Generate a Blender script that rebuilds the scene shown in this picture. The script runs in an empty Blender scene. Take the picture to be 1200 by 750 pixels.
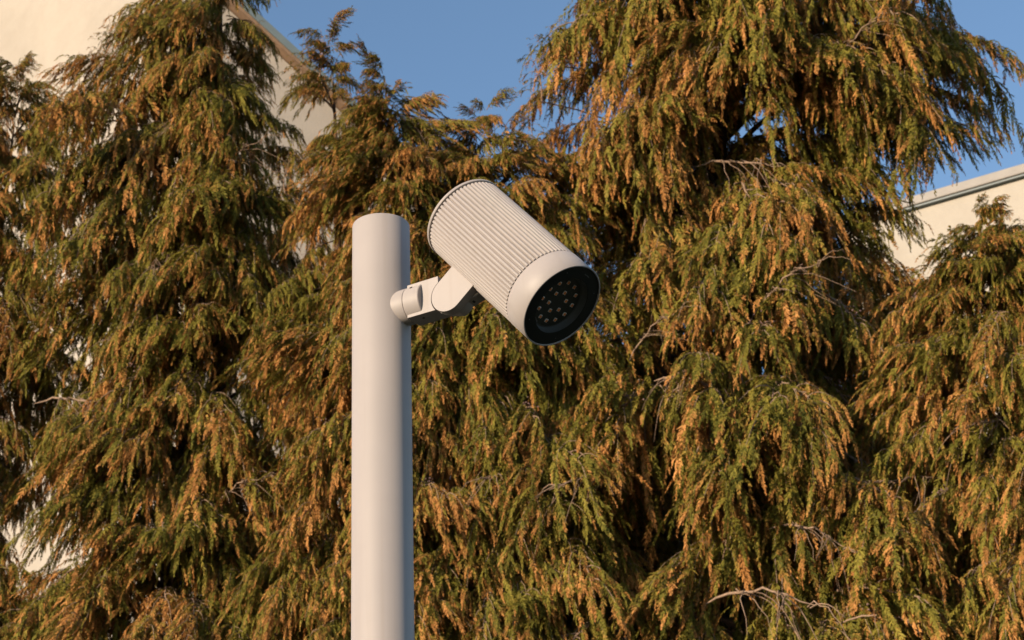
import bpy, bmesh, math, random
import numpy as np
from mathutils import Vector, Matrix

random.seed(7)
rng = np.random.default_rng(11)
scene = bpy.context.scene
C = scene.collection
rad = math.radians

# ---------------------------------------------------------------- camera
F_PX, W_PX, H_PX = 2300.0, 1200.0, 750.0
PITCH, ROLL = rad(26.0), rad(2.1)
CAM = Vector((0, 0, 1.6))
fwd = Vector((0, math.cos(PITCH), math.sin(PITCH)))
r0 = Vector((1, 0, 0)); u0 = Vector((0, -math.sin(PITCH), math.cos(PITCH)))
right = r0 * math.cos(ROLL) - u0 * math.sin(ROLL)
up = r0 * math.sin(ROLL) + u0 * math.cos(ROLL)
cam_data = bpy.data.cameras.new('camera')
cam = bpy.data.objects.new('camera', cam_data); C.objects.link(cam)
cam.matrix_world = Matrix.Translation(CAM) @ Matrix((right, up, -fwd)).transposed().to_4x4()
cam_data.sensor_width = 36.0
cam_data.lens = F_PX / W_PX * 36.0
cam_data.clip_start = 0.1; cam_data.clip_end = 3000
cam_data.dof.use_dof = True
cam_data.dof.focus_distance = 4.0
cam_data.dof.aperture_fstop = 16
scene.camera = cam
scene.render.resolution_x, scene.render.resolution_y = 1024, 640

def ray(px, py):
    return fwd + right * ((px - W_PX / 2) / F_PX) + up * ((H_PX / 2 - py) / F_PX)
def at_y(px, py, Y):
    d = ray(px, py); return CAM + d * (Y / d.y)
def at_plane(px, py, p, n):
    d = ray(px, py); return CAM + d * ((p - CAM).dot(n) / d.dot(n))

# ---------------------------------------------------------------- light
SUN_AZ_LEFT, SUN_EL = rad(44.0), rad(13.0)     # sun behind the viewer and to the left, low
to_sun = Vector((-math.sin(SUN_AZ_LEFT) * math.cos(SUN_EL), -math.cos(SUN_AZ_LEFT) * math.cos(SUN_EL), math.sin(SUN_EL)))
world = bpy.data.worlds.new('World'); scene.world = world; world.use_nodes = True
nt = world.node_tree
bg = nt.nodes['Background']
sky = nt.nodes.new('ShaderNodeTexSky'); sky.sky_type = 'NISHITA'; sky.sun_disc = False
sky.sun_elevation = SUN_EL
sky.sun_rotation = math.atan2(to_sun.x, to_sun.y)
sky.altitude = 100; sky.air_density = 1.0; sky.dust_density = 0.45; sky.ozone_density = 2.2
nt.links.new(sky.outputs[0], bg.inputs[0]); bg.inputs[1].default_value = 0.135
sun_d = bpy.data.lights.new('sun', 'SUN'); sun_d.energy = 4.8; sun_d.angle = rad(0.5); sun_d.color = (1.0, 0.80, 0.585)
sun = bpy.data.objects.new('sun', sun_d); C.objects.link(sun)
sun.rotation_euler = (-to_sun).to_track_quat('-Z', 'Y').to_euler()
scene.view_settings.view_transform = 'Standard'; scene.view_settings.look = 'None'
scene.view_settings.exposure = 0.65; scene.view_settings.gamma = 1.0

# ---------------------------------------------------------------- materials
def new_mat(name):
    m = bpy.data.materials.new(name); m.use_nodes = True
    return m, m.node_tree, m.node_tree.nodes['Principled BSDF']
def nd(t, kind, **kw):
    n = t.nodes.new(kind)
    for k, v in kw.items(): setattr(n, k, v)
    return n
def noise(t, scale, detail=4, coord='Object', rough=0.55):
    tc = nd(t, 'ShaderNodeTexCoord'); n = nd(t, 'ShaderNodeTexNoise')
    n.inputs['Scale'].default_value = scale; n.inputs['Detail'].default_value = detail; n.inputs['Roughness'].default_value = rough
    t.links.new(tc.outputs[coord], n.inputs['Vector']); return n
def ramp(t, src, stops):
    r = nd(t, 'ShaderNodeValToRGB')
    els = r.color_ramp.elements
    while len(els) < len(stops): els.new(0.5)
    for e, (p, c) in zip(els, stops):
        e.position = p; e.color = tuple(c) + (1,)
    t.links.new(src, r.inputs[0]); return r
def bump(t, b, src, strength, dist=0.01):
    bn = nd(t, 'ShaderNodeBump'); bn.inputs['Strength'].default_value = strength; bn.inputs['Distance'].default_value = dist
    t.links.new(src, bn.inputs['Height']); t.links.new(bn.outputs[0], b.inputs['Normal'])

def paint_mat():
    m, t, b = new_mat('powder_coated_metal')
    n = noise(t, 9, 3); r = ramp(t, n.outputs['Fac'], [(0.3, (0.315, 0.286, 0.276)), (0.7, (0.335, 0.303, 0.293))])
    # faint rain streaks and dust, running down the metal, and a few specks
    tc = nd(t, 'ShaderNodeTexCoord'); mp = nd(t, 'ShaderNodeMapping'); mp.inputs['Scale'].default_value = (60, 60, 1.6)
    t.links.new(tc.outputs['Object'], mp.inputs[0]); ns = nd(t, 'ShaderNodeTexNoise'); ns.inputs['Scale'].default_value = 1.0; ns.inputs['Detail'].default_value = 5
    t.links.new(mp.outputs[0], ns.inputs['Vector'])
    rs = ramp(t, ns.outputs['Fac'], [(0.28, (0.90, 0.88, 0.85)), (0.50, (1, 1, 1))])
    sp = noise(t, 260, 2); rp = ramp(t, sp.outputs['Fac'], [(0.20, (0.72, 0.69, 0.66)), (0.27, (1, 1, 1))])
    m1 = nd(t, 'ShaderNodeMix', data_type='RGBA', blend_type='MULTIPLY'); m1.inputs[0].default_value = 0.55
    m2 = nd(t, 'ShaderNodeMix', data_type='RGBA', blend_type='MULTIPLY'); m2.inputs[0].default_value = 0.6
    t.links.new(r.outputs[0], m1.inputs[6]); t.links.new(rs.outputs[0], m1.inputs[7]); t.links.new(m1.outputs[2], m2.inputs[6]); t.links.new(rp.outputs[0], m2.inputs[7])
    t.links.new(m2.outputs[2], b.inputs['Base Color'])
    b.inputs['Diffuse Roughness'].default_value = 0.4
    n3 = noise(t, 4, 5); r3 = ramp(t, n3.outputs['Fac'], [(0.3, (0.50,) * 3), (0.75, (0.60,) * 3)])
    t.links.new(r3.outputs[0], b.inputs['Roughness'])
    b.inputs['Specular IOR Level'].default_value = 0.45
    n2 = noise(t, 900, 2); bump(t, b, n2.outputs['Fac'], 0.06, 0.001)
    return m
def plain(name, col, rough, spec=0.5, metal=0.0, nscale=0, namp=0.15, bumpy=0):
    m, t, b = new_mat(name)
    if nscale:
        n = noise(t, nscale, 5)
        r = ramp(t, n.outputs['Fac'], [(0.25, [c * (1 - namp) for c in col]), (0.75, [c * (1 + namp) for c in col])])
        t.links.new(r.outputs[0], b.inputs['Base Color'])
        if bumpy: bump(t, b, n.outputs['Fac'], bumpy, 0.01)
    else:
        b.inputs['Base Color'].default_value = tuple(col) + (1,)
    b.inputs['Roughness'].default_value = rough; b.inputs['Specular IOR Level'].default_value = spec; b.inputs['Metallic'].default_value = metal
    return m
PAINT = paint_mat()
BLACK = plain('black_print_under_glass', (0.006, 0.008, 0.008), 0.35, 0.25)
CUP = plain('dark_grey_reflector_wall', (0.05, 0.055, 0.06), 0.6, 0.3)
BOARD = plain('black_circuit_board', (0.008, 0.011, 0.010), 0.5, 0.4, nscale=200, namp=0.4)
CHIP = plain('amber_phosphor', (1.0, 0.27, 0.03), 0.6)
CHIPBASE = plain('white_ceramic', (0.8, 0.8, 0.78), 0.45)
PRINT = plain('grey_print', (0.10, 0.10, 0.10), 0.6)
SCREW = plain('dark_steel', (0.12, 0.12, 0.12), 0.35, metal=1.0)
HOLE = plain('dark_recess', (0.02, 0.02, 0.02), 0.8)
def clear_mat(name, gloss, base_r=0.02):
    m, t, b = new_mat(name); t.nodes.remove(b)
    out = t.nodes['Material Output']; mx = nd(t, 'ShaderNodeMixShader'); tr = nd(t, 'ShaderNodeBsdfTransparent'); gl = nd(t, 'ShaderNodeBsdfGlossy')
    gl.inputs['Roughness'].default_value = gloss
    lw = nd(t, 'ShaderNodeLayerWeight'); lw.inputs[0].default_value = 0.5
    pw = nd(t, 'ShaderNodeMath', operation='POWER'); pw.inputs[1].default_value = 4.0; t.links.new(lw.outputs['Facing'], pw.inputs[0])
    fr = nd(t, 'ShaderNodeMath', operation='MULTIPLY_ADD'); fr.inputs[1].default_value = 0.5; fr.inputs[2].default_value = base_r; t.links.new(pw.outputs[0], fr.inputs[0])
    t.links.new(fr.outputs[0], mx.inputs[0]); t.links.new(tr.outputs[0], mx.inputs[1]); t.links.new(gl.outputs[0], mx.inputs[2]); t.links.new(mx.outputs[0], out.inputs[0])
    return m
GLASS = clear_mat('cover_glass', 0.03)
LENS = clear_mat('led_lens', 0.10, 0.10)

def leaf_mat():
    m, t, b = new_mat('cypress_foliage'); L = t.links
    at = nd(t, 'ShaderNodeAttribute', attribute_name='leaf')
    sep = nd(t, 'ShaderNodeSeparateColor'); L.new(at.outputs['Color'], sep.inputs[0])
    geo = nd(t, 'ShaderNodeNewGeometry')
    n = nd(t, 'ShaderNodeTexNoise'); n.inputs['Scale'].default_value = 1.3; n.inputs['Detail'].default_value = 3
    L.new(geo.outputs['Position'], n.inputs['Vector'])
    oi = nd(t, 'ShaderNodeObjectInfo')
    # browning: sprays with pollen cones, more of them on some boughs
    a1 = nd(t, 'ShaderNodeMath', operation='MULTIPLY_ADD'); L.new(n.outputs['Fac'], a1.inputs[0]); a1.inputs[1].default_value = 0.9; a1.inputs[2].default_value = -0.42
    a2 = nd(t, 'ShaderNodeMath', operation='MULTIPLY_ADD'); L.new(oi.outputs['Random'], a2.inputs[0]); a2.inputs[1].default_value = 0.34; L.new(a1.outputs[0], a2.inputs[2])
    a3 = nd(t, 'ShaderNodeMath', operation='ADD'); L.new(sep.outputs[0], a3.inputs[0]); L.new(a2.outputs[0], a3.inputs[1])
    mr = nd(t, 'ShaderNodeMapRange'); mr.interpolation_type = 'SMOOTHSTEP'
    mr.inputs['From Min'].default_value = 0.37; mr.inputs['From Max'].default_value = 0.86
    L.new(a3.outputs[0], mr.inputs[0])
    g = ramp(t, sep.outputs[1], [(0.0, (0.060, 0.070, 0.012)), (0.5, (0.175, 0.155, 0.024)), (1.0, (0.31, 0.25, 0.044))])
    br = ramp(t, sep.outputs[1], [(0.0, (0.19, 0.084, 0.024)), (0.5, (0.42, 0.195, 0.056)), (1.0, (0.64, 0.315, 0.105))])
    mix = nd(t, 'ShaderNodeMix', data_type='RGBA')
    L.new(mr.outputs[0], mix.inputs[0]); L.new(g.outputs[0], mix.inputs[6]); L.new(br.outputs[0], mix.inputs[7])
    L.new(mix.outputs[2], b.inputs['Base Color'])
    b.inputs['Roughness'].default_value = 0.65; b.inputs['Specular IOR Level'].default_value = 0.15
    tl = nd(t, 'ShaderNodeBsdfTranslucent'); L.new(mix.outputs[2], tl.inputs[0])
    ms = nd(t, 'ShaderNodeMixShader'); ms.inputs[0].default_value = 0.22
    L.new(b.outputs[0], ms.inputs[1]); L.new(tl.outputs[0], ms.inputs[2]); L.new(ms.outputs[0], t.nodes['Material Output'].inputs[0])
    return m
LEAF = leaf_mat()
TWIG = plain('weathered_twig_bark', (0.24, 0.165, 0.115), 0.85, 0.2, nscale=60, namp=0.35, bumpy=0.4)
BARK = plain('reddish_brown_trunk_bark', (0.085, 0.055, 0.038), 0.9, 0.1, nscale=14, namp=0.4, bumpy=0.8)
CONE = plain('unripe_seed_cone', (0.22, 0.14, 0.13), 0.8, 0.2, nscale=200, namp=0.3)
def wall_mat(name, base):
    m, t, b = new_mat(name); L = t.links
    n = noise(t, 0.5, 6); r = ramp(t, n.outputs['Fac'], [(0.3, [c * 0.90 for c in base]), (0.5, base), (0.75, [c * 1.05 for c in base])])
    n2 = noise(t, 3.5, 8, rough=0.7); r2 = ramp(t, n2.outputs['Fac'], [(0.3, (0.90, 0.89, 0.88)), (0.6, (1, 1, 1))])
    mx = nd(t, 'ShaderNodeMix', data_type='RGBA', blend_type='MULTIPLY'); mx.inputs[0].default_value = 0.7
    L.new(r.outputs[0], mx.inputs[6]); L.new(r2.outputs[0], mx.inputs[7]); L.new(mx.outputs[2], b.inputs['Base Color'])
    b.inputs['Roughness'].default_value = 0.9; b.inputs['Specular IOR Level'].default_value = 0.1
    n3 = noise(t, 40, 6); bump(t, b, n3.outputs['Fac'], 0.5, 0.01)
    return m
RENDER_A = wall_mat('cream_render', (0.36, 0.325, 0.28))
RENDER_B = wall_mat('grey_beige_render', (0.30, 0.27, 0.235))
RENDER_C = wall_mat('pale_render', (0.37, 0.34, 0.295))
FASCIA = plain('grey_blue_metal_fascia', (0.10, 0.13, 0.14), 0.5, nscale=3, namp=0.1)
COPING = plain('grey_coping', (0.24, 0.225, 0.21), 0.7, nscale=5, namp=0.12)
SOFFIT = plain('brown_timber_soffit', (0.16, 0.10, 0.06), 0.8, nscale=8, namp=0.2)
ROOF = plain('grey_roof_sheet', (0.12, 0.13, 0.14), 0.6, nscale=6, namp=0.2)
GROUND = plain('dark_soil_and_lawn', (0.042, 0.042, 0.024), 0.95, 0.1, nscale=3, namp=0.4)

# ---------------------------------------------------------------- object helpers
def tag(o, label=None, cat=None, group=None, kind=None):
    if label: o['label'] = label
    if cat: o['category'] = cat
    if group: o['group'] = group
    if kind: o['kind'] = kind
    return o
def link(name, me, parent=None, mats=None):
    if mats:
        for mt in (mats if isinstance(mats, (list, tuple)) else [mats]): me.materials.append(mt)
    o = bpy.data.objects.new(name, me); C.objects.link(o)
    if parent: o.parent = parent
    return o
def empty(name, loc, rz=0):
    o = bpy.data.objects.new(name, None); C.objects.link(o); o.location = loc; o.rotation_euler = (0, 0, rz); return o
def mesh(name, v, f, smooth=False, sharp=None):
    me = bpy.data.meshes.new(name); me.from_pydata([tuple(p) for p in v], [], f); me.update()
    bm = bmesh.new(); bm.from_mesh(me); bmesh.ops.recalc_face_normals(bm, faces=bm.faces); bm.to_mesh(me); bm.free()
    if smooth or sharp:
        me.polygons.foreach_set('use_smooth', [True] * len(me.polygons))
        if sharp: me.set_sharp_from_angle(angle=rad(sharp))
    return me
def bevel(o, w, seg=2):
    b = o.modifiers.new('bevel', 'BEVEL'); b.width = w; b.segments = seg; b.limit_method = 'ANGLE'; b.angle_limit = rad(35)
    b.harden_normals = True
    return o
def lathe(profile, M, seg=96, closed_ends=True):
    """profile: (t along axis, r); M maps (x,y,t)."""
    v = []; f = []
    for (t, r) in profile:
        for i in range(seg):
            a = 2 * math.pi * i / seg
            v.append(M @ Vector((r * math.cos(a), r * math.sin(a), t)))
    for k in range(len(profile) - 1):
        for i in range(seg):
            j = (i + 1) % seg
            f.append((k * seg + i, k * seg + j, (k + 1) * seg + j, (k + 1) * seg + i))
    if closed_ends:
        f.append(tuple(range(seg))[::-1]); k = (len(profile) - 1) * seg; f.append(tuple(range(k, k + seg)))
    return v, f
def extrude_poly(pts, y0, y1):
    """pts in (x,z); extruded along y."""
    n = len(pts); v = [Vector((x, y0, z)) for x, z in pts] + [Vector((x, y1, z)) for x, z in pts]
    f = [tuple(range(n)), tuple(range(n, 2 * n))[::-1]] + [(i, (i + 1) % n, n + (i + 1) % n, n + i) for i in range(n)]
    return v, f
def prism(base, top):
    n = len(base)
    return list(base) + list(top), [tuple(range(n)), tuple(range(n, 2 * n))[::-1]] + [(i, (i + 1) % n, n + (i + 1) % n, n + i) for i in range(n)]

# ---------------------------------------------------------------- ground
gv, gf = [], []
v = [(-900, -900, 0), (900, -900, 0), (900, 900, 0), (-900, 900, 0)]
tag(link('ground', mesh('ground', v, [(0, 1, 2, 3)]), None, GROUND), kind='structure')

# ---------------------------------------------------------------- buildings
# left building: bright wall turned to the sun, gabled wing to its right
nG = Vector((math.sin(rad(12)), -math.cos(rad(12)), 0)); dG = Vector((math.cos(rad(12)), math.sin(rad(12)), 0))
pG = at_y(243, 60, 24.0)
corner = at_plane(243, 60, pG, nG)
bl = empty('rendered_house', (corner.x, corner.y, 0))
tag(bl, 'tall cream rendered house with a gabled wing behind the left cypresses', 'building')
def local(o, pts): return [p - o.location for p in pts]
def up_to(p, z): return Vector((p.x, p.y, z))
nS = Vector((-0.62, -0.785, 0)).normalized(); dS = Vector((nS.y, -nS.x, 0)).normalized()   # runs left and away
if dS.x > 0: dS = -dS
H_L = 27.0
far = corner + dS * 14
back = Vector((-5, 12, 0))
b0 = [up_to(corner, 0), up_to(far, 0), up_to(far + back, 0), up_to(corner + back, 0)]
v, f = prism(local(bl, b0), local(bl, [up_to(p, H_L) for p in b0]))
link('wall', mesh('wall', v, f), bl, RENDER_A)
ov = [up_to(corner + Vector((.0, -.5, 0)), H_L), up_to(far + Vector((-.6, -.3, 0)), H_L), up_to(far + back + Vector((-.5, .5, 0)), H_L), up_to(corner + back + Vector((0, .5, 0)), H_L)]
v, f = prism(local(bl, ov), local(bl, [p + Vector((0, 0, .25)) for p in ov]))
link('roof', mesh('roof', v, f), bl, ROOF)
# gable wing
k0 = at_plane(278, 0, pG, nG); k1 = at_plane(425, 134, pG, nG)
sl = (k1.z - k0.z) / ((k1 - k0).dot(dG))
def rake(s, off=0): # point on rake at distance s along dG from corner
    p = corner + dG * s; p.z = k0.z - 0.27 + sl * (s - (k0 - corner).dot(dG)) + off; return p
sE = (k1 - corner).dot(dG) + 0.9
depthv = -nG * 12
wall_pts = [up_to(rake(0.01), 0), up_to(rake(sE), 0), rake(sE, -0.03), rake(0.01, -0.03)]
v, f = prism(local(bl, wall_pts), local(bl, [p + depthv for p in wall_pts]))
link('gable_wall', mesh('gable_wall', v, f), bl, RENDER_B)
fr = nG * 0.20
q = [rake(0.02, 0.0) + fr, rake(sE + 0.5, 0.0) + fr, rake(sE + 0.5, 0.06) + fr, rake(0.02, 0.06) + fr]
v, f = prism(local(bl, q), local(bl, [p + depthv - fr * 2 for p in q]))
link('soffit', mesh('soffit', v, f), bl, SOFFIT)
q = [rake(0.02, 0.064) + fr * 1.12, rake(sE + 0.55, 0.064) + fr * 1.12, rake(sE + 0.55, 0.21) + fr * 1.12, rake(0.02, 0.21) + fr * 1.12]
v, f = prism(local(bl, q), local(bl, [p + depthv - fr * 2.2 for p in q]))
link('roof', mesh('gable_roof', v, f), bl, FASCIA)
# right building
nR = Vector((-0.5, -0.866, 0)); dR = Vector((0.866, -0.5, 0))
pR = at_y(1200, 200, 22.0)
e0 = at_plane(1030, 247, pR, nR); e1 = at_plane(1199, 201, pR, nR)
top = e1.z - 0.1
e0 = e0 - dR * 0.5; e1 = e1 + dR * 7
br_ = empty('flat_roofed_house', (e0.x, e0.y, 0))
tag(br_, 'low pale rendered house with a grey roof edge behind the right cypress', 'building')
bb = [up_to(e0, 0), up_to(e1, 0), up_to(e1 - nR * 9, 0), up_to(e0 - nR * 9, 0)]
v, f = prism(local(br_, bb), local(br_, [up_to(p, top) for p in bb]))
link('wall', mesh('wall_right', v, f), br_, RENDER_C)
o_ = 0.07
rr = [up_to(e0 - dR * o_ + nR * o_, 0), up_to(e1 + dR * o_ + nR * o_, 0), up_to(e1 - nR * (9 + o_) + dR * o_, 0), up_to(e0 - nR * (9 + o_) - dR * o_, 0)]
v, f = prism(local(br_, [up_to(p, top + 0.003) for p in rr]), local(br_, [up_to(p, top + 0.025) for p in rr]))
link('soffit', mesh('soffit_right', v, f), br_, FASCIA)
rr2 = [p + Vector((nR.x, nR.y, 0)) * (0.03 if i < 2 else -0.03) for i, p in enumerate(rr)]
v, f = prism(local(br_, [up_to(p, top + 0.028) for p in rr2]), local(br_, [up_to(p, top + 0.165) for p in rr2]))
bevel(link('roof_edge', mesh('roof_edge', v, f), br_, COPING), 0.02)

# ---------------------------------------------------------------- the street light
R_POLE = 0.060
pd = ray(447, 361)
pole_pt = CAM + pd * 4.03
POLE = Vector((pole_pt.x, pole_pt.y, 0))
def z_on_pole(px, py):
    d = ray(px, py); k = Vector((POLE.x, POLE.y)).length / Vector((d.x, d.y)).length
    return CAM.z + d.z * k
Z_TOP = z_on_pole(446, 265.5); Z_O = z_on_pole(447, 369.5)
PHI = rad(30); ALPHA = rad(50.5)
lamp = empty('street_spotlight', POLE, 0)
tag(lamp, 'tall beige pole with one ribbed round spotlight tilted down to the right', 'street light')
I4 = Matrix.Identity(4)
# pole: hollow-looking capped tube
prof = [(0.0, R_POLE), (Z_TOP - 0.002, R_POLE), (Z_TOP - 0.0006, R_POLE - 0.0006), (Z_TOP, R_POLE - 0.002), (Z_TOP, 0.02)]
v, f = lathe(prof, I4, 128)
link('pole', mesh('pole', v, f, sharp=50), lamp, PAINT)
v, f = lathe([(0.0, 0.15), (0.018, 0.15), (0.02, 0.148), (0.02, 0.062)], I4, 64, False)
link('base_plate', mesh('base_plate', v, f, sharp=40), lamp, PAINT)
for k in range(4):
    a = math.pi / 4 + k * math.pi / 2
    v, f = lathe([(0.02, 0.014), (0.034, 0.014), (0.036, 0.012)], Matrix.Translation((0.115 * math.cos(a), 0.115 * math.sin(a), 0)), 6)
    link('bolt', mesh('bolt', v, f), lamp, SCREW)

def place_local(o):     # frame with x = arm direction, y = away from the viewer side, z up, origin on the pole axis
    o.location = (0, 0, Z_O); o.rotation_euler = (0, 0, -PHI); return o
X_AX = Matrix(((0, 0, 1), (0, 1, 0), (-1, 0, 0))).to_4x4()     # local z -> x
def xlathe(prof, seg=64): return lathe(prof, X_AX, seg)
# stub clamped to the pole, then boss cylinder
v, f = xlathe([(0.030, 0.0375), (0.0735, 0.0375), (0.0745, 0.0370), (0.0745, 0.030)])
arm = place_local(link('bracket_arm', mesh('bracket_arm', v, f, sharp=40), lamp, PAINT))
PC = (0.1745, -0.011)     # pivot (s, z)
pr = 0.0375
def arc(c, r, a0, a1, n=24): return [(c[0] + r * math.cos(a0 + (a1 - a0) * i / n), c[1] + r * math.sin(a0 + (a1 - a0) * i / n)) for i in range(n + 1)]
v, f = xlathe([(0.0755, 0.030), (0.0755, 0.0366), (0.0762, 0.0372), (0.111, 0.0372), (0.1125, 0.0357)])
boss = link('boss', mesh('boss', v, f, sharp=40), arm, PAINT)
v, f = extrude_poly([(0.0765, 0.0385), (0.0765, 0.0345), (0.1485, 0.0345), (0.1485, 0.0385)], -0.022, 0.026)
# front block with concave end around the paddle, rear block with round end
hh = 0.0368
gap = pr + 0.0022
a_top = math.asin(min(1, (hh - PC[1]) / (gap + .012))) if (hh - PC[1]) < gap + .012 else math.pi / 2
poly = [(0.0775, -hh), (0.0775, hh), (PC[0] - 0.0225, hh)]
aa0 = math.atan2(0.033, -0.0225); aa1 = math.atan2(-hh - PC[1] - .001, -math.sqrt(max(0, gap ** 2 - (hh + PC[1]) ** 2)))
poly += [(PC[0] + gap * math.cos(a), PC[1] + gap * math.sin(a)) for a in [aa0 + (2 * math.pi + aa1 - aa0) * i / 22 for i in range(23)]]
v, f = extrude_poly(poly, -0.0215, 0.000)
bevel(link('yoke_plate', mesh('yoke_plate', v, f), arm, PAINT), 0.0009)
poly = [(0.0775, -hh), (0.0775, hh), (PC[0] - 0.004, hh - .012)] + arc(PC, pr - .001, math.pi / 2 - .2, -math.pi / 2 + .35) + [(PC[0] - .018, -hh)]
v, f = extrude_poly(poly, -0.0005, 0.024)
bevel(link('knuckle', mesh('knuckle', v, f), arm, PAINT), 0.0012)
for (x, zz, yy) in [(0.093, 0.0, -1), (0.0, 0, 0)][:1]:
    v, f = lathe([(0, 0.0032), (0.0012, 0.0032)], Matrix.Translation((0.0905, -0.0265, 0.0258)) @ Matrix.Rotation(rad(45), 4, 'X'), 16)
    link('grub_screw', mesh('grub_screw', v, f), boss, HOLE)
v, f = lathe([(0, 0.0028), (0.0012, 0.0028)], Matrix.Translation((0.105, -0.004, -0.0372 - .0002)), 16)
link('grub_screw', mesh('grub_screw', v, f), arm, HOLE)

# barrel frame: e_w towards the barrel from the pivot, a along the beam
a_ax = Vector((math.cos(ALPHA), 0, -math.sin(ALPHA))); w_ax = Vector((math.sin(ALPHA), 0, math.cos(ALPHA)))
y_ax = Vector((0, 1, 0))
R_B = 0.0912; MOUNT = 0.0435
BC = Vector((PC[0], 0.004, PC[1])) + w_ax * (MOUNT + R_B)
BM = Matrix.Translation(BC) @ Matrix((w_ax, -y_ax, a_ax)).transposed().to_4x4()  # local x = w, y = towards viewer, z = beam
T0, T1 = -0.117, 0.222
# paddle between pivot and barrel
PM = lambda s, t: (PC[0] + w_ax.x * s + a_ax.x * t, PC[1] + w_ax.z * s + a_ax.z * t)   # s along w, t along beam
pts = [PM(MOUNT + 0.022, -pr), PM(0, -pr)] + [PM(-pr * math.sin(u), -pr * math.cos(u)) for u in [math.pi * i / 28 for i in range(1, 28)]] + [PM(0, pr), PM(MOUNT + 0.022, pr)]
v, f = extrude_poly(pts, -0.0235, -0.0015)
pad = place_local(link('tilt_plate', mesh('tilt_plate', v, f), lamp, PAINT)); bevel(pad, 0.0009)
pts = [PM(MOUNT + 0.020, -pr + .004), PM(0.012, -pr + .004), PM(0.012, pr - .006), PM(MOUNT - .010, pr + 0.004), PM(MOUNT + 0.020, pr + .012)]
v, f = extrude_poly(pts, -0.0012, 0.028)
bevel(link('mounting_lug', mesh('mounting_lug', v, f), pad, PAINT), 0.0015)
v, f = lathe([(0, 0.004), (0.002, 0.004)], Matrix.Translation(Vector((PM(MOUNT - 0.020, pr - .002)[0], 0.012, PM(MOUNT - .02, pr - .002)[1]))) @ Matrix.Rotation(rad(130), 4, 'Y'), 16)
link('lug_screw', mesh('lug_screw', v, f), pad, HOLE)

# housing: ribbed shell
NR, SP = 62, 14
prof_r = []
for i in range(NR * SP):
    fr_ = ((i % SP) + 0.5) / SP - 0.5
    x = abs(2 * fr_)
    prof_r.append(R_B - 0.0080 * (x ** 3.4))
def rib_ring(t, k=1.0, sub=0.0):
    return [BM @ Vector(((r * k - sub) * math.cos(2 * math.pi * i / (NR * SP)), (r * k - sub) * math.sin(2 * math.pi * i / (NR * SP)), t)) for i, r in enumerate(prof_r)]
n = NR * SP
rings = [rib_ring(T0 + 0.0085, 1, 0.0035), rib_ring(T0 + 0.0095, 1, 0.0004), rib_ring(T0 + 0.011), rib_ring(T0 + 0.17), rib_ring(T1 - 0.0620), rib_ring(T1 - 0.0605, 1, 0.0004), rib_ring(T1 - 0.0595, 1, 0.0035)]
v = [p for r_ in rings for p in r_]
f = [(k * n + i, k * n + (i + 1) % n, (k + 1) * n + (i + 1) % n, (k + 1) * n + i) for k in range(len(rings) - 1) for i in range(n)]
f += [tuple(range(n)), tuple(range((len(rings) - 1) * n, len(rings) * n))]
house = place_local(link('ribbed_housing', mesh('ribbed_housing', v, f, sharp=48), lamp, PAINT))
v, f = lathe([(T0 + 0.0088, 0.0825), (T0 + 0.0066, 0.0825), (T0 + 0.0062, R_B + .0002), (T0 + 0.0052, R_B + .0010), (T0 + 0.001, R_B + .0010), (T0, R_B), (T0, 0.05), (T0 - .001, .04)], BM, 160)
link('rear_cap', mesh('rear_cap', v, f, sharp=45), house, PAINT)
RF = R_B + .0006
v, f = lathe([(T1 - 0.0592, 0.0820), (T1 - 0.0570, 0.0820), (T1 - 0.0567, RF - .0006), (T1 - 0.0561, RF), (T1 - 0.0008, RF), (T1, RF - .0008), (T1, RF - .0026), (T1 - 0.0035, RF - .0030)], BM, 192, False)
link('front_ring', mesh('front_ring', v, f, sharp=45), house, PAINT)
# face
RB_IN = 0.0625
v, f = lathe([(T1 - 0.0022, RF - .0031), (T1 - 0.0018, RF - .006), (T1 - 0.0018, RB_IN), (T1 - 0.0030, RB_IN)], BM, 128, False)
bez = place_local(link('bezel', mesh('bezel', v, f, sharp=40), lamp, BLACK))
v, f = lathe([(T1 - 0.0030, RB_IN), (T1 - 0.0165, RB_IN - .003), (T1 - 0.0170, 0.0590), (T1 - 0.0170, 0.0560)], BM, 128, False)
link('reflector_wall', mesh('reflector_wall', v, f, sharp=40), bez, CUP)
v, f = lathe([(T1 - 0.0172, 0.001), (T1 - 0.0172, 0.064)], BM, 64, False)
v.append(BM @ Vector((0, 0, T1 - .0172))); 
board = link('circuit_board', mesh('circuit_board', *lathe([(T1 - 0.0190, 0.0590), (T1 - 0.0172, 0.0590)], BM, 64)), bez, BOARD)
gl_me = mesh('cover_glass', *lathe([(T1 - 0.0028, RB_IN - .0004), (T1 - 0.0022, RB_IN - .0004)], BM, 96))
link('cover_glass', gl_me, bez, GLASS)
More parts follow.
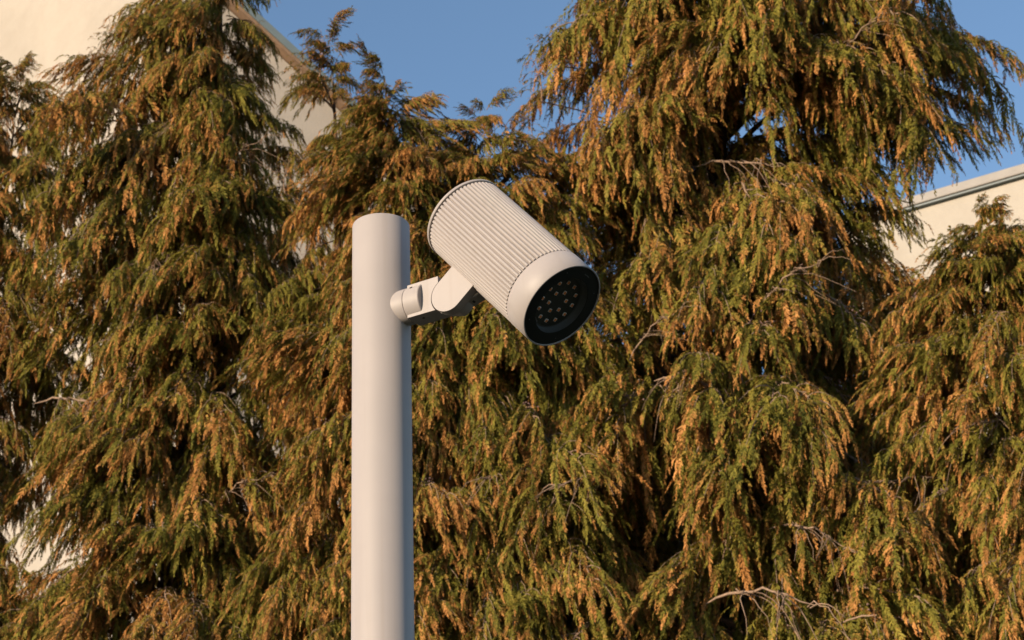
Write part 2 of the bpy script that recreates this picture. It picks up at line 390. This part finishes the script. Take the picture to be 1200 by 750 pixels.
# LEDs: six round the middle, twelve outside
leds = [(0.0222, k * 60) for k in range(6)] + [(0.0440, 15 + k * 30) for k in range(12)]
def dome(r, h, t, cx, cy, seg=20, rg=5):
    M = BM @ Matrix.Translation((cx, cy, 0))
    return lathe([(t, r)] + [(t + h * math.sin(math.pi / 2 * i / rg), r * math.cos(math.pi / 2 * i / rg) + 1e-4) for i in range(1, rg + 1)], M, seg, True)
for (r_, a_) in leds:
    cx, cy = r_ * math.cos(rad(a_)), r_ * math.sin(rad(a_))
    M = BM @ Matrix.Translation((cx, cy, 0)) @ Matrix.Rotation(rad(8), 4, 'Z')
    h = 0.0037; q = 0.0028
    vb, fb = prism([M @ Vector((x, y, T1 - .0170)) for x, y in [(-h, -h), (h, -h), (h, h), (-h, h)]], [M @ Vector((x, y, T1 - .0161)) for x, y in [(-h, -h), (h, -h), (h, h), (-h, h)]])
    vc, fc = prism([M @ Vector((x, y, T1 - .0160)) for x, y in [(-q, -q), (q, -q), (q, q), (-q, q)]], [M @ Vector((x, y, T1 - .0156)) for x, y in [(-q, -q), (q, -q), (q, q), (-q, q)]])
    vd, fd = dome(0.0050, 0.0042, T1 - .0168, cx, cy)
    vv, ff = [], []
    cnt = []
    for (a, b_) in ((vb, fb), (vc, fc), (vd, fd)):
        o0 = len(vv); vv += a; ff += [tuple(i + o0 for i in t_) for t_ in b_]; cnt.append(len(b_))
    me = bpy.data.meshes.new('led'); me.from_pydata([tuple(p) for p in vv], [], ff)
    for mt in (CHIPBASE, CHIP, LENS): me.materials.append(mt)
    for i, p in enumerate(me.polygons):
        p.material_index = 0 if i < cnt[0] else (1 if i < cnt[0] + cnt[1] else 2)
        p.use_smooth = i >= cnt[0] + cnt[1]
    bm = bmesh.new(); bm.from_mesh(me); bmesh.ops.recalc_face_normals(bm, faces=bm.faces); bm.to_mesh(me); bm.free()
    link('led', me, bez)
# bezel screws and the small grey print
for a_ in (-43, 43, 139, 221):
    M = BM @ Matrix.Translation((0.0775 * math.cos(rad(a_)), 0.0775 * math.sin(rad(a_)), 0))
    link('bezel_screw', mesh('bezel_screw', *lathe([(T1 - .0017, 0.0013), (T1 - .0012, 0.0011)], M, 12)), bez, SCREW)
vv, ff = [], []
base_a = 0.0
for k, (w_, h_) in enumerate([(.0009, .0030), (.0006, .0020), (.0011, .0020), (.0008, .0020), (.0006, .0026), (.0011, .0020), (.0008, .0020), (.0011, .0020)]):
    # strokes of a short line of lettering, too small in the photograph to be read
    a_ = base_a - (k - 3.5) * 0.027; rr_ = 0.0745
    M = BM @ Matrix.Rotation(a_, 4, 'Z') @ Matrix.Translation((rr_, 0, 0))
    vb, fb = prism([M @ Vector((x, y, T1 - .00178)) for x, y in [(0, -w_ / 1.4), (h_, -w_ / 1.4), (h_, w_ / 1.4), (0, w_ / 1.4)]], [M @ Vector((x, y, T1 - .0017)) for x, y in [(0, -w_ / 1.4), (h_, -w_ / 1.4), (h_, w_ / 1.4), (0, w_ / 1.4)]])
    o0 = len(vv); vv += vb; ff += [tuple(i + o0 for i in t_) for t_ in fb]
link('lettering', mesh('lettering', vv, ff), bez, PRINT)
M = BM @ Matrix.Rotation(rad(160), 4, 'Z') @ Matrix.Translation((0.0535, 0, 0))
vb, fb = prism([M @ Vector((x, y, T1 - .0170)) for x, y in [(0, -.009), (.0018, -.009), (.0018, .009), (0, .009)]], [M @ Vector((x, y, T1 - .0150)) for x, y in [(0, -.009), (.0018, -.009), (.0018, .009), (0, .009)]])
link('connector', mesh('connector', vb, fb), bez, PRINT)

# ---------------------------------------------------------------- foliage meshes
def nrm(a): return a / (np.linalg.norm(a, axis=-1, keepdims=True) + 1e-9)
def frond(L, a0, width, r, sparse=1.0, droop=0.55):
    """a flat feathery spray hanging from the origin; starts at angle a0 from straight down, towards +X.
       returns verts (n,3), tris (m,3), along (n,) value 0..1"""
    V, T, A, B = [], [], [], []
    nseg = 8
    t = np.linspace(0, 1, nseg + 1)
    ang = a0 * (1 - t ** droop) + r.normal(0, .06, nseg + 1).cumsum() * .5
    d = np.stack([np.sin(ang), np.zeros(nseg + 1), -np.cos(ang)], 1)
    P = np.zeros((nseg + 1, 3)); P[1:] = np.cumsum((d[:-1] + d[1:]) / 2 * L / nseg, 0)
    lat = np.array([0, 1.0, 0])
    def add(v, t_, a, b):
        o = len(V); V.extend(v); T.extend([(i + o, j + o, k + o) for i, j, k in t_]); A.extend(a); B.extend([b] * len(v))
    w = 0.0028
    rv, rt, ra = [], [], []
    for i in range(nseg + 1):
        ww = w * (1 - .6 * t[i]); rv += [P[i] + lat * ww, P[i] - lat * ww]; ra += [t[i]] * 2
        if i: k = 2 * i; rt += [(k - 2, k - 1, k + 1), (k - 2, k + 1, k)]
    add(rv, rt, ra, .5)
    nb = int(L / 0.0125 * sparse)
    for k in range(nb):
        u = 0.06 + 0.93 * (k + r.random() * .6) / nb
        x = u * nseg; i = min(int(x), nseg - 1); fr_ = x - i
        p = P[i] * (1 - fr_) + P[i + 1] * fr_; dd = nrm(d[i] * (1 - fr_) + d[i + 1] * fr_)
        side = 1 if k % 2 else -1
        bl_ = width * (0.35 + 0.65 * math.sin(math.pi * min(1, (u * 1.05) ** .7))) * r.uniform(.7, 1.25)
        sp = math.radians(r.uniform(28, 58)) * (1.05 - .5 * u)
        nor = np.cross(dd, lat)
        outp = r.normal(0, .38)
        b0 = nrm(dd * math.cos(sp) + lat * side * math.sin(sp) + nor * outp)
        b1 = nrm(b0 + np.array([0, 0, -.65]) + nor * r.normal(0, .15))
        m_ = p + b0 * bl_ * .45; e = m_ + b1 * bl_ * .6
        wv = nrm(np.cross(b0, nor * 1.0 + r.normal(0, .45, 3))) * 0.0050
        br_ = r.random()
        tv = min(1, u * .75 + .25)
        add([p - wv, p + wv, m_ + wv * 1.25, m_ - wv * 1.25, e], [(0, 1, 2), (0, 2, 3), (3, 2, 4)], [u * .8, u * .8, u * .85, u * .85, tv], br_)
        for s_ in range(5):
            q = .15 + .75 * (s_ + r.random() * .5) / 5
            pp = p + (m_ - p) * (q / .45) if q < .45 else m_ + (e - m_) * ((q - .45) / .55)
            ss = 1 if s_ % 2 else -1
            l2 = bl_ * r.uniform(.25, .5) * (1.1 - q * .6)
            lv = nrm(np.cross(b1, nor))
            dir2 = nrm(b1 * .8 + lv * ss * .6 + nor * r.normal(0, .3))
            w2 = nrm(np.cross(dir2, nor + r.normal(0, .5, 3))) * 0.0045
            add([pp - w2, pp + w2, pp + dir2 * l2], [(0, 1, 2)], [u * .85, u * .85, tv], br_)
    return np.array(V), np.array(T, dtype=np.int64), np.array(A), np.array(B)

ANG = [rad(85), rad(55), rad(25)]
FR = []
for a0 in ANG:
    for k in range(8):
        L = rng.uniform(.16, .46)
        FR.append(frond(L, a0, rng.uniform(.034, .062), rng))
FR_SM = [frond(rng.uniform(.12, .20), rad(rng.uniform(70, 120)), .036, rng, .85, .9) for _ in range(6)]

def tube(pts, radii, seg=5):
    pts = [np.array(p, float) for p in pts]; V, Fc = [], []
    for i, p in enumerate(pts):
        d = nrm(pts[min(i + 1, len(pts) - 1)] - pts[max(i - 1, 0)])
        ref = np.array([0, 0, 1.0]) if abs(d[2]) < .9 else np.array([1.0, 0, 0])
        x = nrm(np.cross(d, ref)); y = np.cross(d, x)
        for k in range(seg):
            a = 2 * math.pi * k / seg; V.append(p + (x * math.cos(a) + y * math.sin(a)) * radii[i])
    for i in range(len(pts) - 1):
        for k in range(seg):
            j = (k + 1) % seg; Fc.append((i * seg + k, i * seg + j, (i + 1) * seg + j, (i + 1) * seg + k))
    V.append(pts[-1] + (pts[-1] - pts[-2]) * .1); e = len(V) - 1
    for k in range(seg): Fc.append(((len(pts) - 1) * seg + k, (len(pts) - 1) * seg + (k + 1) % seg, e))
    return V, Fc
class Acc:
    def __init__(s): s.V, s.F = [], []
    def add(s, v, f):
        o = len(s.V); s.V += [tuple(p) for p in v]; s.F += [tuple(i + o for i in t) for t in f]
    def mesh(s, name, mat):
        me = bpy.data.meshes.new(name); me.from_pydata(s.V, [], s.F); me.polygons.foreach_set('use_smooth', [True] * len(me.polygons)); me.materials.append(mat); return me

def leaf_mesh(name, parts):
    """parts: list of (V,T,A,B, brown)"""
    V, T, col = [], [], []; o = 0
    for (v, t, a, b, brown, bright) in parts:
        V.append(v); T.append(t + o); o += len(v)
        c = np.ones((len(v), 4)); c[:, 0] = np.clip(brown * (.10 + 1.15 * a) + (b - .5) * .25, 0, 1); c[:, 1] = np.clip(bright * .55 + b * .45, 0, 1); c[:, 2] = a
        col.append(c)
    V = np.concatenate(V); T = np.concatenate(T); col = np.concatenate(col)
    me = bpy.data.meshes.new(name)
    me.vertices.add(len(V)); me.vertices.foreach_set('co', V.astype(np.float32).ravel())
    me.loops.add(len(T) * 3); me.loops.foreach_set('vertex_index', T.astype(np.int32).ravel())
    me.polygons.add(len(T)); me.polygons.foreach_set('loop_start', np.arange(0, len(T) * 3, 3, dtype=np.int32))
    me.update(calc_edges=True)
    at = me.color_attributes.new('leaf', 'FLOAT_COLOR', 'POINT'); at.data.foreach_set('color', col.astype(np.float32).ravel())
    me.materials.append(LEAF); return me
def rotz(a):
    c, s = math.cos(a), math.sin(a); return np.array([[c, -s, 0], [s, c, 0], [0, 0, 1.0]])
def place_frond(parts, p, az, size, sm=False, mean_brown=.5, lo=0):
    src = FR_SM if sm else FR
    v, t, a, b = src[rng.integers(lo, len(src)) if not sm else rng.integers(0, len(src))]
    tilt = rng.normal(0, .14); c, s = math.cos(tilt), math.sin(tilt)
    Rx = np.array([[1, 0, 0], [0, c, -s], [0, s, c]])
    M = rotz(az) @ Rx * size
    M[1] *= 1.0
    parts.append((v @ M.T + p, t, a, b, float(np.clip(mean_brown + rng.normal(0, .36), 0, 1)), rng.random()))

def make_bough(i, kind='bough'):
    wood = Acc(); parts = []; r = rng
    if kind == 'bough':
        Lm = r.uniform(.75, 1.1); rise = r.uniform(.0, .4); fall = r.uniform(.45, 1.0); wob = r.normal(0, .06)
        cur = lambda u: np.array([Lm * u, wob * math.sin(3 * u), Lm * (rise * u - fall * u * u)])
        us = np.linspace(0, 1, 9); pts = [cur(u) + r.normal(0, .006, 3) for u in us]
        v, f = tube(pts, [0.012 * (1 - u) + .003 for u in us]); wood.add(v, f)
        nt_ = int(Lm / .058); mb = r.uniform(.36, .62)
        for k in range(nt_):
            u = .14 + .86 * (k + r.random() * .5) / nt_; p = cur(u); side = 1 if k % 2 else -1
            az = side * rad(r.uniform(25, 80)) * (1.1 - .6 * u); tl = r.uniform(.20, .38) * (1.15 - .45 * u); dr = r.uniform(.8, 2.6)
            d = np.array([math.cos(az), math.sin(az), r.uniform(.0, .45)])
            def tw(q): return p + d * tl * q + np.array([0, 0, -dr * tl * q * q])
            qs = np.linspace(0, 1, 5); v, f = tube([tw(q) for q in qs], [.0045 * (1 - q) + .0015 for q in qs], 4); wood.add(v, f)
            tmb = mb + r.normal(0, .18)
            nf = max(3, int(tl * (1 + dr * .6) / .044))
            for j in range(nf):
                q = (j + r.random()) / nf; q = min(1, .12 + .9 * q)
                faz = az + side * 0 + r.normal(0, .9)
                place_frond(parts, tw(q), faz, r.uniform(.6, 1.15) * (1.05 - .2 * q), mean_brown=tmb, lo=(0 if r.random() < .35 else 8))
            place_frond(parts, tw(1), az, r.uniform(.7, 1.1), mean_brown=tmb)
        for j in range(9):
            u = r.uniform(.1, 1.0); place_frond(parts, cur(u), r.normal(0, 1.3), r.uniform(.6, 1.0), mean_brown=mb)
    elif kind == 'shoot':
        Lm = r.uniform(.6, .85); lean = r.uniform(.05, .25)
        cur = lambda u: np.array([lean * Lm * u * u, .03 * math.sin(4 * u), Lm * u])
        us = np.linspace(0, 1, 9); v, f = tube([cur(u) for u in us], [.008 * (1 - u) + .0018 for u in us]); wood.add(v, f)
        for k in range(17):
            u = .05 + .93 * k / 17; p = cur(u); az = k * 2.4 + r.normal(0, .3); tl = (.34 * (1 - u) + .07) * r.uniform(.7, 1.2); lift = r.uniform(.5, 1.0)
            d = np.array([math.cos(az), math.sin(az), lift])
            def tw(q): return p + d * tl * q + np.array([0, 0, -(lift + .35) * tl * q * q])
            qs = np.linspace(0, 1, 5); v, f = tube([tw(q) for q in qs], [.003 * (1 - q) + .0012 for q in qs], 4); wood.add(v, f)
            for j in range(max(2, int(tl / .042))):
                q = .25 + .8 * r.random(); place_frond(parts, tw(min(q, 1)), az + r.normal(0, .6), r.uniform(.45, .9) * (1.1 - .5 * u), True, .3)
            place_frond(parts, tw(1), az, .6 * (1.2 - .5 * u), True, .3)
    wm = wood.mesh('branch_wood', TWIG); lm = leaf_mesh('branch_foliage', parts)
    cm = None
    if kind == 'bough' and i % 4 == 0:
        bm = bmesh.new()
        c0 = cur(.7)
        for _ in range(22):
            bmesh.ops.create_icosphere(bm, subdivisions=1, radius=r.uniform(.006, .009), matrix=Matrix.Translation(Vector(c0 + np.array([r.normal(0, .05), r.normal(0, .05), r.normal(0.02, .03)]))))
        cm = bpy.data.meshes.new('cone'); bm.to_mesh(cm); bm.free(); cm.materials.append(CONE)
    return wm, lm, cm
BOUGHS = [make_bough(i) for i in range(20)]
SHOOTS = [make_bough(i, 'shoot') for i in range(4)]
def make_bare(seedv):
    r = np.random.default_rng(seedv); A = Acc(); L = .62
    def cur(u): return np.array([L * u, .05 * math.sin(4 * u + seedv), L * (.28 * u - .45 * u * u)])
    us = np.linspace(0, 1, 10); v, f = tube([cur(u) + r.normal(0, .009, 3) for u in us], [(.0075 * (1 - u) ** .7 + .002) * min(1, .25 + 4 * u) for u in us], 6); A.add(v, f)
    for k in range(12):
        u = r.uniform(.25, .97); az = r.uniform(-1.4, 1.4); tl = r.uniform(.12, .32); dr = r.uniform(.4, 1.6); p = cur(u)
        d = np.array([math.cos(az), math.sin(az), r.uniform(-.1, .3)])
        qs = np.linspace(0, 1, 7)
        v, f = tube([p + d * tl * q + np.array([0, 0, -dr * tl * q * q]) + r.normal(0, .006, 3) for q in qs], [.0034 * (1 - q) + .0011 for q in qs], 4); A.add(v, f)
    return A.mesh('bare_branch', TWIG)
BARES = [make_bare(s) for s in (3, 5, 8, 13)]

# ---------------------------------------------------------------- trees
def make_tree(label, Y, cx, outline, n_out, n_in, bs=1.0, depth=0.85, shoots=(), bares=(), seedv=1, back=.35, pocket=-.75, extras=()):
    r = np.random.default_rng(seedv)
    base = at_y(cx, 400, Y)
    zs, xl, xr = [], [], []
    for (py, a, b) in outline:
        pa, pb = at_y(a, py, Y), at_y(b, py, Y); zs.append((pa.z + pb.z) / 2); xl.append(pa.x); xr.append(pb.x)
    o = np.argsort(zs); zs = np.array(zs)[o]; xl = np.array(xl)[o]; xr = np.array(xr)[o]
    z0, z1 = zs[0], zs[-1]
    xc = lambda z: base.x + 0.12 * math.sin(z * .6 + seedv)
    root = empty('weeping_cypress', (base.x, Y, 0))
    tag(root, label, 'tree', 'cypress trees behind the street light')
    def env(z, az):
        l = max(.06, xc(z) - np.interp(z, zs, xl)); q = max(.06, np.interp(z, zs, xr) - xc(z))
        c = math.cos(az); rx = q if c > 0 else l; ry = depth * (l + q) / 2
        return 1 / math.sqrt((c / rx) ** 2 + (math.sin(az) / ry) ** 2)
    # trunk with its limbs
    A = Acc()
    hs = np.linspace(0, z1 - .45, 16)
    v, f = tube([(xc(z) - base.x, 0, z) for z in hs], [.12 * (1 - z / (z1 - .40)) ** .9 + .006 for z in hs], 10); A.add(v, f)
    used = set()
    def put(i, kind, pos, rz, sc, pitch=0, roll_=0):
        wm, lm, cm = (SHOOTS if kind == 'shoot' else BOUGHS)[i]
        b_ = bpy.data.objects.new('branch', wm); C.objects.link(b_); b_.parent = root
        b_.location = (pos[0] - base.x, pos[1] - Y, pos[2]); b_.rotation_euler = (roll_, pitch, rz); b_.scale = (sc, sc, sc)
        l_ = bpy.data.objects.new('foliage', lm); C.objects.link(l_); l_.parent = b_; l_['kind'] = 'stuff'
        if cm: c_ = bpy.data.objects.new('cone', cm); C.objects.link(c_); c_.parent = b_; c_['kind'] = 'stuff'
    def limb(pos, thick=.016):
        z = pos[2]; zt = max(.5, z - .45 * math.hypot(pos[0] - xc(z), pos[1] - Y) - .1)
        p0 = np.array([xc(zt) - base.x, 0, zt]); p1 = np.array([pos[0] - base.x, pos[1] - Y, z])
        qs = np.linspace(0, 1, 6)
        L = np.linalg.norm(p1 - p0)
        v, f = tube([p0 + (p1 - p0) * q + np.array([0, 0, .10 * L * math.sin(math.pi * q)]) for q in qs], [thick * 1.6 * (1 - q) + thick * .7 * q for q in qs], 5); A.add(v, f)
    Ns = n_out + n_in; cnt = 0; k = 0
    area = np.array([env(z, 0) + env(z, math.pi) for z in np.linspace(z0, z1, 60)]) + .5; cdf = np.cumsum(area); cdf /= cdf[-1]
    while cnt < Ns:
        k += 1
        u = (k * .61803 + r.random() * .02) % 1.0; z = float(np.interp(u, cdf, np.linspace(z0, z1, 60)))
        az = r.normal(-math.pi / 2, .75) if r.random() < .4 else r.uniform(-math.pi, math.pi)
        if math.sin(az) > .25 and r.random() > back: continue
        if math.sin(3.1 * z + 2.3 * az + seedv) + math.sin(1.7 * z * 1.3 - 3.7 * az + 2 * seedv) + .6 * math.sin(5.3 * z + seedv) < pocket and z1 - z > 1.2: continue   # pockets between boughs
        E = env(z, az) * (1 + .10 * math.sin(2.9 * z + 1.9 * az + 3 * seedv)); inner = cnt >= n_out
        topk = min(1, (z1 - z) / 1.6)
        sc = bs * r.uniform(.62, 1.1) * (.45 + .55 * topk)
        reach = .82 * sc
        rr = E * (r.uniform(.2, .6) if inner else r.uniform(.72, 1.04)) - reach
        if rr < 0: sc *= max(.5, (E * 1.0) / reach) if E < reach else 1; rr = r.uniform(0, .08)
        pos = (xc(z) + math.cos(az) * rr, Y + math.sin(az) * rr, z + .12)
        put(int(r.integers(0, len(BOUGHS))), 'bough', pos, az + r.normal(0, .25), sc, pitch=-(1 - topk) * .6 + r.normal(0, .22), roll_=r.normal(0, .2))
        if rr > .15: limb(pos)
        cnt += 1
    for (px, py, sc) in shoots:
        p = at_y(px, py, Y + r.uniform(-.25, .15)); p.z -= .72 * sc
        put(int(r.integers(0, len(SHOOTS))), 'shoot', (p.x, p.y, p.z), r.uniform(0, 6.28), sc, r.normal(0, .1), r.normal(0, .1))
        limb((p.x, p.y, p.z), .006)
    for (px, py, sc, az) in extras:      # boughs that reach out of the crown
        p = at_y(px, py, Y - .15); c_, s_ = math.cos(az), math.sin(az)
        pos = (p.x - .8 * sc * c_, p.y - .8 * sc * s_, p.z + .15 * sc)
        put(int(r.integers(0, len(BOUGHS))), 'bough', pos, az, sc, -.15, r.normal(0, .1)); limb(pos, .010)
    link('trunk', A.mesh('trunk', BARK), root)
    for (px, py, rz, sc, pit) in bares:
        d = ray(px, py); z = (at_y(px, py, Y)).z
        # stand on the front of the crown along that line
        best = None
        for s_ in range(60):
            yy = Y - 2.4 + s_ * .04; p = at_y(px, py, yy)
            az = math.atan2(p.y - Y, p.x - xc(p.z)); 
            if math.hypot(p.x - xc(p.z), p.y - Y) < env(p.z, az) * 1.0: best = p; break
        p = best or at_y(px, py, Y - .5)
        b_ = bpy.data.objects.new('bare_branch', BARES[int(r.integers(0, len(BARES)))]); C.objects.link(b_); b_.parent = root
        c_ = 1 if math.cos(rz) > 0 else -1
        b_.location = (p.x - base.x - .12 * c_, p.y - Y + .22, p.z); b_.rotation_euler = (0, pit, D(-32) if c_ > 0 else D(-148)); b_.scale = (sc,) * 3
    return root

D = rad
make_tree('broad browning cypress filling the left side, its rounded top just beyond the frame', 12.8, 225,
          [(-260, 215, 235), (-170, 185, 250), (-100, 172, 245), (-40, 168, 240), (0, 155, 245), (50, 108, 255), (100, 72, 270), (150, 60, 295), (220, 60, 320), (300, 60, 360), (400, 80, 390), (550, 50, 400), (750, 30, 420), (870, 25, 425)],
          240, 34, .80, shoots=[(150, 10, .55), (118, 38, .55), (95, 60, .5), (300, 25, .4), (185, -5, .6), (130, 15, .4)],
          bares=[(265, 195, D(20), .8, -.5), (150, 320, D(30), .8, -.35), (330, 405, D(20), .8, -.5), (60, 460, D(-10), 1.0, .1), (260, 580, D(10), .8, -.3)], seedv=2, pocket=-1.25, extras=[(150, 55, .5, 3.4), (115, 90, .5, 3.2), (90, 118, .55, 3.5), (140, 100, .5, 3.9), (165, 25, .45, 3.2), (75, 150, .55, 3.3), (262, 70, .45, -1.3), (270, 110, .45, -1.2), (248, 35, .4, -1.5), (285, 95, .42, -.6), (318, 130, .5, -.6), (330, 175, .55, -.8), (318, 215, .55, -1.0), (345, 225, .5, -.6)])
make_tree('slim cypress with an upright tip against the sky, right of the sloping roof line', 12.2, 375,
          [(40, 366, 384), (80, 352, 396), (120, 340, 400), (170, 335, 400), (230, 325, 405), (320, 320, 430), (450, 320, 460), (750, 310, 480), (950, 310, 480)],
          150, 30, .66, shoots=[(375, 32, .6), (393, 55, .5), (352, 50, .5), (335, 175, .5), (385, 60, .5)], seedv=3)
make_tree('shorter olive green cypress with feathery tips between pole and spotlight top', 11.8, 455,
          [(95, 448, 462), (130, 432, 500), (180, 418, 530), (260, 400, 550), (400, 380, 560), (600, 380, 580), (950, 370, 590)],
          190, 50, .74, shoots=[(455, 100, .7), (437, 120, .5), (503, 128, .65), (520, 140, .5), (480, 145, .5), (425, 150, .5), (540, 158, .45)], seedv=4, pocket=-0.8, extras=[(395, 165, .5, 3.4), (385, 215, .6, 3.6), (405, 135, .4, 3.3)])
make_tree('low cypress rising just above the upper end of the spotlight housing', 11.9, 590,
          [(140, 575, 600), (185, 545, 650), (250, 520, 690), (330, 500, 720), (500, 490, 740), (750, 480, 760), (950, 470, 770)],
          200, 50, .78, shoots=[(578, 142, .65), (600, 160, .5), (560, 165, .5), (625, 165, .5), (648, 178, .5)], seedv=5, pocket=-1.0)
make_tree('large weeping cypress filling the right half and rising out of the frame', 12.2, 885,
          [(-280, 830, 930), (-190, 745, 1050), (-90, 690, 1100), (0, 668, 1122), (60, 668, 1128), (130, 656, 1118), (175, 672, 1095), (215, 700, 1040), (290, 690, 1010), (340, 660, 1045), (400, 620, 1080), (470, 580, 1080), (600, 540, 1110), (750, 520, 1120), (880, 515, 1130)],
          228, 36, .98, shoots=[(640, 10, .6), (632, 60, .6), (622, 130, .5), (655, 30, .5)],
          bares=[(640, 562, D(185), 1.0, -.1), (720, 560, D(190), 1.0, .0), (760, 400, D(30), .7, -.6), (905, 350, D(20), .9, -.5), (830, 425, D(200), .8, .1), (790, 430, D(-80), .7, .2),
                 (850, 690, D(-15), 1.2, .1), (930, 600, D(-20), .9, .35), (1060, 445, D(-60), .8, -.2), (1010, 720, D(-60), .8, 0), (1030, 660, D(60), .8, -.6), (840, 180, D(-30), 1.0, .1), (990, 60, D(40), .9, -.6)], seedv=6, depth=.8, pocket=-1.05, extras=[(655, 85, .6, 3.3), (640, 150, .6, 3.4), (655, 35, .6, 3.2), (1138, 45, .6, -.3), (1130, 105, .6, -.3), (1120, 150, .6, -.5),
          (960, 90, .8, -1.2), (1010, 130, .8, -1.0), (1040, 70, .8, -.9), (985, 170, .8, -1.1), (1080, 110, .7, -.8), (940, 215, .8, -1.3), (1015, 205, .8, -1.0), (1060, 30, .8, -.9), (950, 20, .8, -1.3), (1035, 235, .6, -.8), (880, 150, .8, -1.6), (850, 190, .8, -1.9), (915, 185, .8, -1.4), (700, 215, .7, -2.6), (740, 170, .8, -2.2), (980, 255, .8, -1.0)])
make_tree('lower cypress at the right edge in front of the pale wall', 11.4, 1200,
          [(275, 1180, 1220), (302, 1130, 1260), (332, 1085, 1290), (370, 1055, 1310), (500, 1050, 1340), (750, 1050, 1350), (950, 1040, 1350)],
          230, 45, .78, shoots=[(1194, 240, .5), (1168, 278, .45), (1205, 262, .5), (1125, 300, .4)],
          bares=[(1180, 490, D(150), .8, 0), (1110, 560, D(190), .9, -.1), (1160, 600, D(-20), .9, .2)], seedv=7, extras=[(1105, 318, .6, 3.6), (1080, 345, .6, 3.5), (1135, 300, .5, 3.9), (1180, 290, .5, -1.6), (1065, 400, .7, 3.5)])
make_tree('sparse cypress at the left edge with a thin tip against the bright wall', 13.5, -25,
          [(95, -35, 5), (140, -70, 50), (200, -90, 85), (300, -110, 90), (500, -130, 80), (750, -150, 90), (950, -150, 90)],
          200, 40, .70, shoots=[(30, 62, .5), (5, 98, .5), (50, 95, .4), (-10, 90, .6), (70, 110, .4)], seedv=8)
make_tree('dense shaded cypress standing behind the big weeping cypress, seen through its gaps', 14.8, 745,
          [(250, 735, 755), (300, 670, 820), (400, 620, 880), (600, 600, 920), (950, 600, 940)], 130, 40, .85, seedv=9)
make_tree('dense shaded cypress between the big weeping cypress and the pale house', 14.6, 1010,
          [(310, 1000, 1020), (370, 940, 1060), (450, 900, 1110), (600, 880, 1140), (950, 870, 1150)], 130, 40, .85, seedv=10)
